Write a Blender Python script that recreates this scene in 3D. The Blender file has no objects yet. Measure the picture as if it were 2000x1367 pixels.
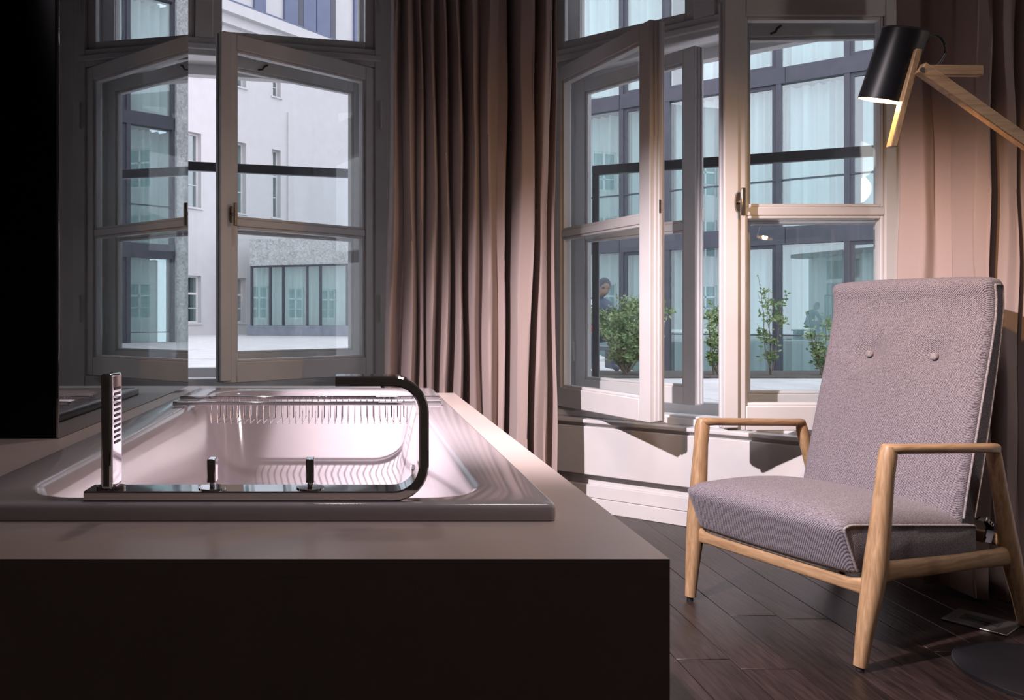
import bpy, bmesh, math, random
from mathutils import Vector, Matrix

random.seed(7)
SC = bpy.context.scene
COL = SC.collection
R = math.radians

# ------------------------------------------------------------------ camera, world, lights, exposure
EYE = 0.92
F = 1550.0
PX, PY = 697.0, 621.0
cam = bpy.data.cameras.new('camera')
cam.sensor_fit = 'HORIZONTAL'
cam.sensor_width = 36.0
cam.lens = F / 2000.0 * 36.0
cam.shift_x = (1000.0 - PX) / 2000.0
cam.shift_y = -(683.5 - PY) / 2000.0
cam.clip_start = 0.02
cam.clip_end = 300
camo = bpy.data.objects.new('camera', cam)
camo.location = (0, 0, EYE)
camo.rotation_euler = (R(90), 0, 0)
COL.objects.link(camo)
SC.camera = camo

world = bpy.data.worlds.new('overcast_sky')
SC.world = world
world.use_nodes = True
wn = world.node_tree.nodes['Background']
wn.inputs[0].default_value = (0.90, 0.88, 1.0, 1)
wn.inputs[1].default_value = 2.3


def light(name, kind, loc, energy, color, target=None, size=0.05, spot=60, blend=0.5):
    l = bpy.data.lights.new(name, kind)
    l.energy = energy
    l.color = color
    if kind == 'SPOT':
        l.spot_size = R(spot)
        l.spot_blend = blend
        l.shadow_soft_size = size
    elif kind == 'POINT':
        l.shadow_soft_size = size
    elif kind == 'AREA':
        l.size = size
    o = bpy.data.objects.new(name, l)
    o.location = loc
    if target is not None:
        o.rotation_euler = (Vector(target) - Vector(loc)).to_track_quat('-Z', 'Y').to_euler()
    COL.objects.link(o)
    return o


# ceiling spotlights of the room (warm-white halogen), one towards the windows and chair, one over the tub; then an added fill
light('ceiling_or_fill_spot', 'SPOT', (-1.0, 1.0, 2.5), 860, (1.0, 0.86, 0.91), (1.38, 2.9, 0.10), 0.03, 50, 0.7)
light('ceiling_or_fill_spot', 'SPOT', (-0.10, 2.35, 3.12), 28, (1.0, 0.87, 0.85), (-0.10, 2.5, 0.4), 0.10, 92, 0.7)
light('ceiling_or_fill_spot', 'SPOT', (0.75, 1.0, 3.12), 105, (1.0, 0.87, 0.90), (0.75, 2.2, 0.2), 0.18, 84, 1.0)  # added soft fill to brighten window frames, chair and bath top; no such lamp

SC.view_settings.view_transform = 'Standard'
SC.view_settings.look = 'None'
SC.view_settings.gamma = 1.0
SC.view_settings.use_curve_mapping = False
SC.view_settings.exposure = 0.0
SC.cycles.transparent_max_bounces = 40
SC.cycles.max_bounces = 12
SC.cycles.caustics_reflective = False
SC.cycles.caustics_refractive = False
SC.cycles.sample_clamp_indirect = 4.0


# ------------------------------------------------------------------ helpers
def pt(px, py, d):
    """a point of the place, d metres in front of the camera plane"""
    return Vector(((px - PX) / F * d, d, EYE - (py - PY) / F * d))


class MB:
    def __init__(self):
        self.v = []
        self.f = []

    def add(self, vs, fs, M=None):
        b = len(self.v)
        for p in vs:
            p = Vector(p)
            self.v.append(tuple(M @ p if M is not None else p))
        for f in fs:
            self.f.append(tuple(i + b for i in f))
        return self

    def box(self, x0, x1, y0, y1, z0, z1, M=None):
        return self.add([(x0, y0, z0), (x1, y0, z0), (x1, y1, z0), (x0, y1, z0),
                         (x0, y0, z1), (x1, y0, z1), (x1, y1, z1), (x0, y1, z1)],
                        [(3, 2, 1, 0), (4, 5, 6, 7), (0, 1, 5, 4), (1, 2, 6, 5), (2, 3, 7, 6), (3, 0, 4, 7)], M)

    def rings(self, rings, cap=True, closed=True, M=None):
        n = len(rings[0])
        vs = [p for r in rings for p in r]
        fs = []
        for i in range(len(rings) - 1):
            for j in range(n if closed else n - 1):
                k = (j + 1) % n
                fs.append((i * n + j, i * n + k, (i + 1) * n + k, (i + 1) * n + j))
        if cap and closed:
            fs.append(tuple(range(n))[::-1])
            m = (len(rings) - 1) * n
            fs.append(tuple(m + j for j in range(n)))
        return self.add(vs, fs, M)

    def loft(self, pts, sizes, n=14, power=2.0, ref=(0, 0, 1), M=None, cap=True):
        """superellipse section swept along pts; sizes = (half width, half height) at each"""
        pts = [Vector(p) for p in pts]
        rings = []
        for i, p in enumerate(pts):
            t = (pts[min(i + 1, len(pts) - 1)] - pts[max(i - 1, 0)]).normalized()
            s = t.cross(Vector(ref))
            if s.length < 1e-4:
                s = t.cross(Vector((1, 0, 0)))
            s.normalize()
            u = s.cross(t).normalized()
            a, b = sizes[i] if isinstance(sizes, list) else sizes
            ring = []
            for j in range(n):
                th = 2 * math.pi * j / n
                c, q = math.cos(th), math.sin(th)
                e = 2.0 / power
                ring.append(p + s * (a * math.copysign(abs(c) ** e, c)) + u * (b * math.copysign(abs(q) ** e, q)))
            rings.append(ring)
        return self.rings(rings, cap=cap, M=M)

    def tube(self, pts, r, n=8, M=None, ref=(0, 0, 1)):
        return self.loft(pts, (r, r), n=n, M=M, ref=ref)

    def build(self, name, mat, parent=None, smooth=None, bevel=0.0, loc=None, rot=None, seg=2):
        me = bpy.data.meshes.new(name)
        me.from_pydata(self.v, [], self.f)
        bm = bmesh.new()
        bm.from_mesh(me)
        bmesh.ops.recalc_face_normals(bm, faces=bm.faces)
        bm.to_mesh(me)
        bm.free()
        me.materials.append(mat)
        if smooth is not None:
            for p in me.polygons:
                p.use_smooth = True
            me.set_sharp_from_angle(angle=R(smooth))
        o = bpy.data.objects.new(name, me)
        COL.objects.link(o)
        if parent is not None:
            o.parent = parent
        if loc is not None:
            o.location = loc
        if rot is not None:
            o.rotation_euler = rot
        if bevel > 0:
            m = o.modifiers.new('bevel', 'BEVEL')
            m.width = bevel
            m.segments = seg
            m.limit_method = 'ANGLE'
            m.angle_limit = R(40)
            for p in me.polygons:
                p.use_smooth = True
            me.set_sharp_from_angle(angle=R(40))
        return o


def tag(o, label=None, cat=None, group=None, kind=None):
    if label:
        o['label'] = label
    if cat:
        o['category'] = cat
    if group:
        o['group'] = group
    if kind:
        o['kind'] = kind
    return o


def empty(name, loc=(0, 0, 0), rz=0.0):
    o = bpy.data.objects.new(name, None)
    o.empty_display_size = 0.1
    o.location = loc
    o.rotation_euler = (0, 0, rz)
    COL.objects.link(o)
    return o


def share(src, name, parent, loc=(0, 0, 0), rot=(0, 0, 0), scale=(1, 1, 1)):
    o = src.copy()
    o.name = name
    COL.objects.link(o)
    o.parent = parent
    o.location = loc
    o.rotation_euler = rot
    o.scale = scale
    return o


# ------------------------------------------------------------------ materials
def new_mat(name):
    m = bpy.data.materials.new(name)
    m.use_nodes = True
    nt = m.node_tree
    return m, nt, nt.nodes['Principled BSDF']


def coords(nt, scale=(1, 1, 1), rot=(0, 0, 0)):
    tc = nt.nodes.new('ShaderNodeTexCoord')
    mp = nt.nodes.new('ShaderNodeMapping')
    mp.inputs['Scale'].default_value = scale
    mp.inputs['Rotation'].default_value = rot
    nt.links.new(tc.outputs['Object'], mp.inputs['Vector'])
    return mp.outputs['Vector']


def noise_mat(name, c0, c1, scale=20, stretch=(1, 1, 1), rough=0.5, metal=0.0, bump=0.0, detail=4, coat=0.0, spec=0.5, dist=0.0):
    m, nt, b = new_mat(name)
    v = coords(nt, stretch)
    n = nt.nodes.new('ShaderNodeTexNoise')
    n.inputs['Scale'].default_value = scale
    n.inputs['Detail'].default_value = detail
    n.inputs['Distortion'].default_value = dist
    nt.links.new(v, n.inputs['Vector'])
    r = nt.nodes.new('ShaderNodeValToRGB')
    r.color_ramp.elements[0].position = 0.35
    r.color_ramp.elements[1].position = 0.65
    r.color_ramp.elements[0].color = (*c0, 1)
    r.color_ramp.elements[1].color = (*c1, 1)
    nt.links.new(n.outputs['Fac'], r.inputs['Fac'])
    nt.links.new(r.outputs['Color'], b.inputs['Base Color'])
    b.inputs['Roughness'].default_value = rough
    b.inputs['Metallic'].default_value = metal
    b.inputs['Coat Weight'].default_value = coat
    b.inputs['Coat Roughness'].default_value = 0.08
    b.inputs['Specular IOR Level'].default_value = spec
    if bump > 0:
        bp = nt.nodes.new('ShaderNodeBump')
        bp.inputs['Strength'].default_value = bump
        bp.inputs['Distance'].default_value = 0.002
        nt.links.new(n.outputs['Fac'], bp.inputs['Height'])
        nt.links.new(bp.outputs['Normal'], b.inputs['Normal'])
    return m


def glass_mat(name, tint=(0.95, 0.98, 0.98), ior=1.5, rough=0.0, extra=0.0):
    """a thin pane: tinted see-through plus its Fresnel reflection"""
    m = bpy.data.materials.new(name)
    m.use_nodes = True
    nt = m.node_tree
    nt.nodes.clear()
    out = nt.nodes.new('ShaderNodeOutputMaterial')
    mix = nt.nodes.new('ShaderNodeMixShader')
    tr = nt.nodes.new('ShaderNodeBsdfTransparent')
    gl = nt.nodes.new('ShaderNodeBsdfGlossy')
    lw = nt.nodes.new('ShaderNodeLayerWeight')
    lw.inputs['Blend'].default_value = 0.5
    pw = nt.nodes.new('ShaderNodeMath')
    pw.operation = 'POWER'
    pw.inputs[1].default_value = 5.0
    ad = nt.nodes.new('ShaderNodeMath')
    ad.operation = 'MULTIPLY_ADD'
    ad.use_clamp = True
    f0 = ((ior - 1) / (ior + 1)) ** 2 + extra
    ad.inputs[1].default_value = 1 - f0
    ad.inputs[2].default_value = f0
    tr.inputs['Color'].default_value = (*tint, 1)
    gl.inputs['Color'].default_value = (1, 1, 1, 1)
    gl.inputs['Roughness'].default_value = rough
    nt.links.new(lw.outputs['Facing'], pw.inputs[0])
    nt.links.new(pw.outputs[0], ad.inputs[0])
    nt.links.new(ad.outputs[0], mix.inputs['Fac'])
    nt.links.new(tr.outputs[0], mix.inputs[1])
    nt.links.new(gl.outputs[0], mix.inputs[2])
    nt.links.new(mix.outputs[0], out.inputs['Surface'])
    return m


def wood_mat(name, c0, c1, axis='X', rough=0.5, scale=9.0, rand=0.0, bump=0.15, spec=0.5):
    m, nt, b = new_mat(name)
    st = {'X': (1.5, 14, 14), 'Y': (14, 1.5, 14), 'Z': (14, 14, 1.5)}[axis]
    tc = nt.nodes.new('ShaderNodeTexCoord')
    mp = nt.nodes.new('ShaderNodeMapping')
    mp.inputs['Scale'].default_value = st
    nt.links.new(tc.outputs['Object'], mp.inputs['Vector'])
    vec = mp.outputs['Vector']
    if rand > 0:
        oi = nt.nodes.new('ShaderNodeObjectInfo')
        ml = nt.nodes.new('ShaderNodeMath')
        ml.operation = 'MULTIPLY'
        ml.inputs[1].default_value = 37.0
        nt.links.new(oi.outputs['Random'], ml.inputs[0])
        nt.links.new(ml.outputs[0], mp.inputs['Location'])
    n = nt.nodes.new('ShaderNodeTexNoise')
    n.inputs['Scale'].default_value = scale
    n.inputs['Detail'].default_value = 6
    n.inputs['Distortion'].default_value = 0.6
    nt.links.new(vec, n.inputs['Vector'])
    r = nt.nodes.new('ShaderNodeValToRGB')
    r.color_ramp.elements[0].position = 0.3
    r.color_ramp.elements[1].position = 0.7
    r.color_ramp.elements[0].color = (*c0, 1)
    r.color_ramp.elements[1].color = (*c1, 1)
    nt.links.new(n.outputs['Fac'], r.inputs['Fac'])
    colour = r.outputs['Color']
    if rand > 0:
        hs = nt.nodes.new('ShaderNodeHueSaturation')
        ma = nt.nodes.new('ShaderNodeMapRange')
        ma.inputs['To Min'].default_value = 1 - rand
        ma.inputs['To Max'].default_value = 1 + rand
        nt.links.new(oi.outputs['Random'], ma.inputs['Value'])
        nt.links.new(ma.outputs['Result'], hs.inputs['Value'])
        nt.links.new(colour, hs.inputs['Color'])
        colour = hs.outputs['Color']
    nt.links.new(colour, b.inputs['Base Color'])
    b.inputs['Roughness'].default_value = rough
    b.inputs['Specular IOR Level'].default_value = spec
    bp = nt.nodes.new('ShaderNodeBump')
    bp.inputs['Strength'].default_value = bump
    bp.inputs['Distance'].default_value = 0.002
    nt.links.new(n.outputs['Fac'], bp.inputs['Height'])
    nt.links.new(bp.outputs['Normal'], b.inputs['Normal'])
    return m


def tweed_mat(name):
    m, nt, b = new_mat(name)
    v = coords(nt, (1, 1, 1))
    w = nt.nodes.new('ShaderNodeTexWave')
    w.wave_type = 'BANDS'
    w.bands_direction = 'DIAGONAL'
    w.inputs['Scale'].default_value = 105
    w.inputs['Distortion'].default_value = 3.0
    w.inputs['Detail'].default_value = 2
    w.inputs['Detail Scale'].default_value = 3
    nt.links.new(v, w.inputs['Vector'])
    n = nt.nodes.new('ShaderNodeTexNoise')
    n.inputs['Scale'].default_value = 420
    n.inputs['Detail'].default_value = 2
    nt.links.new(v, n.inputs['Vector'])
    mx = nt.nodes.new('ShaderNodeMath')
    mx.operation = 'MULTIPLY_ADD'
    mx.inputs[1].default_value = 0.35
    nt.links.new(w.outputs['Fac'], mx.inputs[0])
    ms = nt.nodes.new('ShaderNodeMath')
    ms.operation = 'MULTIPLY'
    ms.inputs[1].default_value = 0.75
    nt.links.new(n.outputs['Fac'], ms.inputs[0])
    nt.links.new(ms.outputs[0], mx.inputs[2])
    r = nt.nodes.new('ShaderNodeValToRGB')
    r.color_ramp.elements[0].position = 0.37
    r.color_ramp.elements[1].position = 0.68
    r.color_ramp.elements[0].color = (0.048, 0.042, 0.056, 1)
    r.color_ramp.elements[1].color = (0.31, 0.28, 0.31, 1)
    nt.links.new(mx.outputs[0], r.inputs['Fac'])
    nt.links.new(r.outputs['Color'], b.inputs['Base Color'])
    b.inputs['Roughness'].default_value = 0.95
    b.inputs['Specular IOR Level'].default_value = 0.1
    b.inputs['Sheen Weight'].default_value = 0.15
    bp = nt.nodes.new('ShaderNodeBump')
    bp.inputs['Strength'].default_value = 0.5
    bp.inputs['Distance'].default_value = 0.002
    nt.links.new(mx.outputs[0], bp.inputs['Height'])
    nt.links.new(bp.outputs['Normal'], b.inputs['Normal'])
    return m


def curtain_mat(name, c, trans=0.0):
    m, nt, b = new_mat(name)
    v = coords(nt, (1, 1, 1))
    n = nt.nodes.new('ShaderNodeTexNoise')
    n.inputs['Scale'].default_value = 350
    nt.links.new(v, n.inputs['Vector'])
    r = nt.nodes.new('ShaderNodeValToRGB')
    r.color_ramp.elements[0].color = (c[0] * .93, c[1] * .93, c[2] * .93, 1)
    r.color_ramp.elements[1].color = (c[0] * 1.07, c[1] * 1.07, c[2] * 1.07, 1)
    nt.links.new(n.outputs['Fac'], r.inputs['Fac'])
    nt.links.new(r.outputs['Color'], b.inputs['Base Color'])
    b.inputs['Roughness'].default_value = 0.75
    b.inputs['Sheen Weight'].default_value = 0.2
    b.inputs['Specular IOR Level'].default_value = 0.2
    return m


WHITE = noise_mat('white_lacquer', (0.70, 0.69, 0.69), (0.74, 0.73, 0.73), 6, rough=0.38)
WALLP = noise_mat('taupe_wall_paint', (0.29, 0.265, 0.26), (0.32, 0.295, 0.29), 8, rough=0.8)
CEILP = noise_mat('ceiling_paint', (0.30, 0.28, 0.28), (0.33, 0.31, 0.31), 8, rough=0.9)
OUTPL = noise_mat('white_render', (0.565, 0.55, 0.555), (0.59, 0.575, 0.578), 2.5, rough=0.9, bump=0.1)
STONEB = noise_mat('patterned_stone', (0.34, 0.35, 0.345), (0.60, 0.60, 0.59), 6.5, rough=0.85, bump=0.4, detail=3, dist=2.5)
PAVE = noise_mat('pale_paving', (0.57, 0.55, 0.55), (0.66, 0.64, 0.63), 3, rough=0.8)
SURR = noise_mat('beige_solid_surface', (0.50, 0.42, 0.395), (0.53, 0.45, 0.42), 5, rough=0.3)
ENAMEL = noise_mat('bath_enamel', (0.46, 0.42, 0.445), (0.48, 0.44, 0.465), 4, rough=0.14, coat=0.25)
CHROME = noise_mat('chrome', (0.78, 0.78, 0.80), (0.82, 0.82, 0.84), 4, rough=0.04, metal=1.0)
DKCHROME = noise_mat('brushed_bronze_nickel', (0.30, 0.25, 0.21), (0.36, 0.31, 0.27), 30, rough=0.25, metal=1.0)
BLACKGL = noise_mat('black_glass', (0.0025, 0.0025, 0.003), (0.003, 0.003, 0.0035), 3, rough=0.25, spec=0.12)
SMIRROR = noise_mat('smoked_mirror', (0.40, 0.42, 0.43), (0.41, 0.43, 0.44), 3, rough=0.0, metal=1.0)
BLACKM = noise_mat('black_lacquer_metal', (0.006, 0.006, 0.008), (0.008, 0.008, 0.010), 8, rough=0.38)
BLACKP = noise_mat('black_plastic', (0.012, 0.012, 0.013), (0.015, 0.015, 0.016), 20, rough=0.5)
GREYMET = noise_mat('anthracite_frame', (0.062, 0.064, 0.084), (0.074, 0.076, 0.10), 5, rough=0.4)
RAILM = noise_mat('dark_railing_metal', (0.045, 0.048, 0.06), (0.055, 0.058, 0.07), 8, rough=0.4)
PLATEM = noise_mat('brushed_steel', (0.22, 0.21, 0.21), (0.27, 0.26, 0.26), 60, stretch=(1, 20, 1), rough=0.35, metal=0.9)
BLUEP = noise_mat('blue_grey_panel', (0.10, 0.125, 0.205), (0.12, 0.145, 0.235), 2, rough=0.3)
TWEED = tweed_mat('grey_tweed')
PIPING = noise_mat('tweed_piping', (0.20, 0.18, 0.19), (0.36, 0.33, 0.34), 200, rough=0.9)
OAK = {a: wood_mat('oiled_oak_' + a, (0.27, 0.160, 0.080), (0.45, 0.295, 0.165), a, 0.45, 8) for a in 'XYZ'}
PLANKM = wood_mat('dark_smoked_oak', (0.010, 0.0065, 0.006), (0.034, 0.022, 0.020), 'Y', 0.36, 6, rand=0.3, bump=0.45, spec=0.32)
CURT = curtain_mat('taupe_curtain_cloth', (0.40, 0.315, 0.295))
CURT2 = CURT
SHEER = curtain_mat('pale_net_curtain', (0.90, 0.91, 0.89))
PANE = glass_mat('window_glass', (0.972, 0.985, 0.984), 1.45)
RAILG = glass_mat('railing_glass', (0.94, 0.973, 0.972), 1.4)
DGLASS = glass_mat('teal_facade_glass', (0.85, 0.95, 0.95), 1.5, extra=0.13)
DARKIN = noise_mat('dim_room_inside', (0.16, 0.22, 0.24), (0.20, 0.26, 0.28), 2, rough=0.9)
SOIL = noise_mat('soil', (0.05, 0.04, 0.035), (0.12, 0.10, 0.085), 25, rough=0.95, bump=0.5)
BARK = noise_mat('bark', (0.16, 0.12, 0.085), (0.26, 0.20, 0.15), 40, rough=0.9)
ASPH = noise_mat('grey_stone_kerb', (0.20, 0.22, 0.27), (0.27, 0.29, 0.34), 5, rough=0.7)


def leaf_mat(name, c0, c1):
    m = noise_mat(name, c0, c1, 9, rough=0.5, detail=2)
    return m


LEAF = leaf_mat('shrub_leaf', (0.10, 0.19, 0.06), (0.34, 0.43, 0.19))


def emit_mat(name, c, s):
    m = bpy.data.materials.new(name)
    m.use_nodes = True
    b = m.node_tree.nodes['Principled BSDF']
    b.inputs['Base Color'].default_value = (0.9, 0.9, 0.9, 1)
    b.inputs['Emission Color'].default_value = (*c, 1)
    b.inputs['Emission Strength'].default_value = s
    return m


BULB = emit_mat('lit_bulb', (1.0, 0.70, 0.34), 6.0)
PENDE = emit_mat('lit_pendant', (1.0, 0.95, 0.9), 4.0)


# ------------------------------------------------------------------ room shell
def wall_cells(mb, x0, x1, y0, y1, z0, z1, holes, M=None):
    xs = sorted({x0, x1, *[h[0] for h in holes], *[h[1] for h in holes]})
    zs = sorted({z0, z1, *[h[2] for h in holes], *[h[3] for h in holes]})
    xs = [x for x in xs if x0 <= x <= x1]
    zs = [z for z in zs if z0 <= z <= z1]
    for i in range(len(xs) - 1):
        for k in range(len(zs) - 1):
            cx, cz = (xs[i] + xs[i + 1]) / 2, (zs[k] + zs[k + 1]) / 2
            if any(h[0] < cx < h[1] and h[2] < cz < h[3] for h in holes):
                continue
            mb.box(xs[i], xs[i + 1], y0, y1, zs[k], zs[k + 1], M)
    return mb


CEIL = 3.2
# window geometry: origin = left hinge on the inner face, local x along the wall, local y outwards
A1, A2 = R(12), R(-39.2)
W1 = 1.84
O1 = Vector((0.085 - W1 * math.cos(A1), 4.21 - W1 * math.sin(A1), 0))
W2 = 1.423
O2 = Vector((1.014, 4.0, 0))
Z1a, Z1b, Z1t = 0.62, 2.235, 3.10
Z2a, Z2b, Z2t = 0.484, 2.16, 3.05

sub = MB().box(-2.4, 4.3, -1.6, 4.6, -0.12, -0.012).build('floor', noise_mat('subfloor', (0.01, 0.008, 0.007), (0.012, 0.01, 0.009), 5, rough=0.9))
tag(sub, 'dark smoked oak plank floor of the room', 'floor', kind='structure')
unit = MB().box(0.0008, 0.1452, 0, 1, -0.012, 0.0)
first = None
x = 1.445 - 0.146 * 26
row = 0
while x < 4.2:
    y = -1.6 + random.uniform(-1.6, 0)
    while y < 4.6:
        L = random.uniform(1.5, 2.4)
        ya, yb = max(y, -1.6), min(y + L, 4.6)
        if yb - ya > 0.02:
            mb = MB().box(0.0009, 0.1451, ya, yb - 0.0015, -0.012, 0.0)
            mb.build('plank', PLANKM, sub, bevel=0.0012, seg=1, loc=(x, 0, random.uniform(-0.0006, 0.0006)))
        y += L
    x += 0.146

tag(MB().box(-2.6, 4.5, -1.8, 4.9, CEIL, CEIL + 0.15).build('ceiling', CEILP), 'plain dim ceiling over the room', 'ceiling', kind='structure')
tag(MB().box(-2.6, -2.4, -1.8, 3.6, -0.12, CEIL).build('wall_left', WALLP), 'dim side wall beyond the black glass cabinet', 'wall', kind='structure')
tag(MB().box(4.2, 4.4, -1.8, 1.75, -0.12, CEIL).build('wall_right', WALLP), 'dim side wall beyond the armchair', 'wall', kind='structure')
tag(MB().box(-2.6, 4.4, -1.8, -1.6, -0.12, CEIL).build('wall_behind', WALLP), 'dim wall on the near side of the room', 'wall', kind='structure')
TH0, TH1 = -0.02, 0.28
wb = wall_cells(MB(), -1.0, W1 + 0.56, TH0, TH1, -0.12, CEIL, [(-0.07, W1 + 0.07, Z1a - 0.07, Z1t + 0.06)])
wbo = wb.build('wall_back', WHITE, loc=O1, rot=(0, 0, A1))
tag(wbo, 'white wall around the window behind the bathtub', 'wall', kind='structure')
wr = wall_cells(MB(), -0.52, 4.3, TH0, TH1, -0.12, CEIL, [(-0.07, W2 + 0.07, Z2a - 0.07, Z2t + 0.06)])
wro = wr.build('wall_window', WHITE, loc=O2, rot=(0, 0, A2))
tag(wro, 'white wall around the window behind the armchair', 'wall', kind='structure')

# apron panel, sill and skirting below the right window
tr = empty('trim_1', O2, A2)
tag(tr, 'white panelled apron and sill below the window by the armchair', 'window apron', kind='structure')
MB().box(-0.26, 2.6, -0.135, TH0, 0.177, 0.405).build('apron_panel', WHITE, tr, bevel=0.004)
MB().box(-0.26, 2.6, -0.115, TH0, 0.405, 0.422).build('shadow_joint', WHITE, tr)
MB().box(-0.26, 2.6, -0.145, TH0, 0.422, 0.440).build('sill_board', WHITE, tr, bevel=0.004)
MB().box(-0.26, 2.6, -0.07, TH0, 0.440, 0.470).build('sill_step', WHITE, tr, bevel=0.003)
bs = empty('baseboard_window', O2, A2)
tag(bs, 'white two-board skirting along the floor under the apron', 'skirting', kind='structure')
MB().box(-0.26, 2.6, -0.113, TH0, 0.0, 0.064).build('skirting_board', WHITE, bs, bevel=0.002)
MB().box(-0.26, 2.6, -0.108, TH0, 0.066, 0.126).build('skirting_board', WHITE, bs, bevel=0.003)
MB().box(-0.26, 2.6, -0.085, TH0, 0.126, 0.177).build('recess_strip', WHITE, bs)


# ------------------------------------------------------------------ windows
def make_sash(name, parent, w, z0, z1, bar, hinge_side, loc, ang, t=0.06, handle=True, stile=0.07, astragal=False, hook=False, bot=0.095):
    s = 1 if hinge_side == 'L' else -1
    M = Matrix.Scale(s, 4, (1, 0, 0)) if s < 0 else None

    def bx(mb, x0, x1, *a):
        mb.box(x0 * s, x1 * s, *a) if s > 0 else mb.box(-x1, -x0, *a)
    h = t / 2
    m = MB()
    bx(m, 0, stile, -h, h, z0, z1)
    bx(m, w - stile, w, -h, h, z0, z1)
    bx(m, stile, w - stile, -h, h, z0, z0 + bot)
    bx(m, stile, w - stile, -h, h, z1 - stile, z1)
    bx(m, stile, w - stile, -h * .8, h * .8, bar - 0.017, bar + 0.017)
    # stepped free edge
    bx(m, w, w + 0.010, -h * .45, h, z0 + .004, z1 - .004)
    bx(m, w + 0.010, w + 0.018, -h * .1, h * .5, z0 + .008, z1 - .008)
    o = m.build(name, WHITE, parent, bevel=0.004, loc=loc, rot=(0, 0, ang))
    # glazing beads
    gb = MB()
    for za, zb in ((z0 + bot, bar - 0.017), (bar + 0.017, z1 - stile)):
        q = 0.012
        bx(gb, stile, stile + q, -h * .62, h * .62, za, zb)
        bx(gb, w - stile - q, w - stile, -h * .62, h * .62, za, zb)
        bx(gb, stile + q, w - stile - q, -h * .62, h * .62, za, za + q)
        bx(gb, stile + q, w - stile - q, -h * .62, h * .62, zb - q, zb)
        p = MB()
        bx(p, stile + 0.005, w - stile - 0.005, -0.002, 0.002, za + .004, zb - .004)
        p.build('pane', PANE, o)
    gb.build('glazing_bead', WHITE, o, bevel=0.003)
    if astragal:
        a = MB()
        bx(a, w - 0.036, w + 0.022, -h - 0.014, -h, z0 + .01, z1 - .01)
        a.build('cover_strip', WHITE, o, bevel=0.005)
    yb = -h - (0.014 if astragal else 0.0)
    if handle:
        hx = (w - stile * .45) * s
        hz = bar + 0.03
        hd = MB()
        hd.loft([(hx, yb + .002, hz), (hx, yb - .010, hz)], [(.014, .040), (.013, .038)], n=16, power=2.4)
        hd.loft([(hx, yb - .010, hz), (hx, yb - .034, hz)], [(.008, .008), (.008, .008)], n=12)
        ho = hd.build('handle', DKCHROME, o, smooth=40)
        MB().box(hx - .008, hx + .008, yb - .046, yb - .032, hz - .055, hz + .050).build('lever', DKCHROME, ho, bevel=0.003)
    for hz in (z0 + .22, z1 - .22):
        MB().tube([(-.004 * s, -h - .006, hz - .05), (-.004 * s, -h - .006, hz + .05)], .007, 10).build('hinge', WHITE, o, smooth=50)
    if not handle:
        MB().box(min((w + .0175) * s, (w + .0195) * s), max((w + .0175) * s, (w + .0195) * s), -.002, .007, bar + .02, bar + .075).build('latch_plate', DKCHROME, o)
    if hook:
        hk = MB().tube([(w * .72 * s, -h - .002, z1 - .020), (w * .72 * s, -h - .014, z1 - .022), (w * .745 * s, -h - .018, z1 - .034), (w * .755 * s, -h - .018, z1 - .048), (w * .78 * s, -h - .008, z1 - .052)], .005, 8)
        hk.build('latch_hook', BLACKM, o, smooth=60)
    return o


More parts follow.
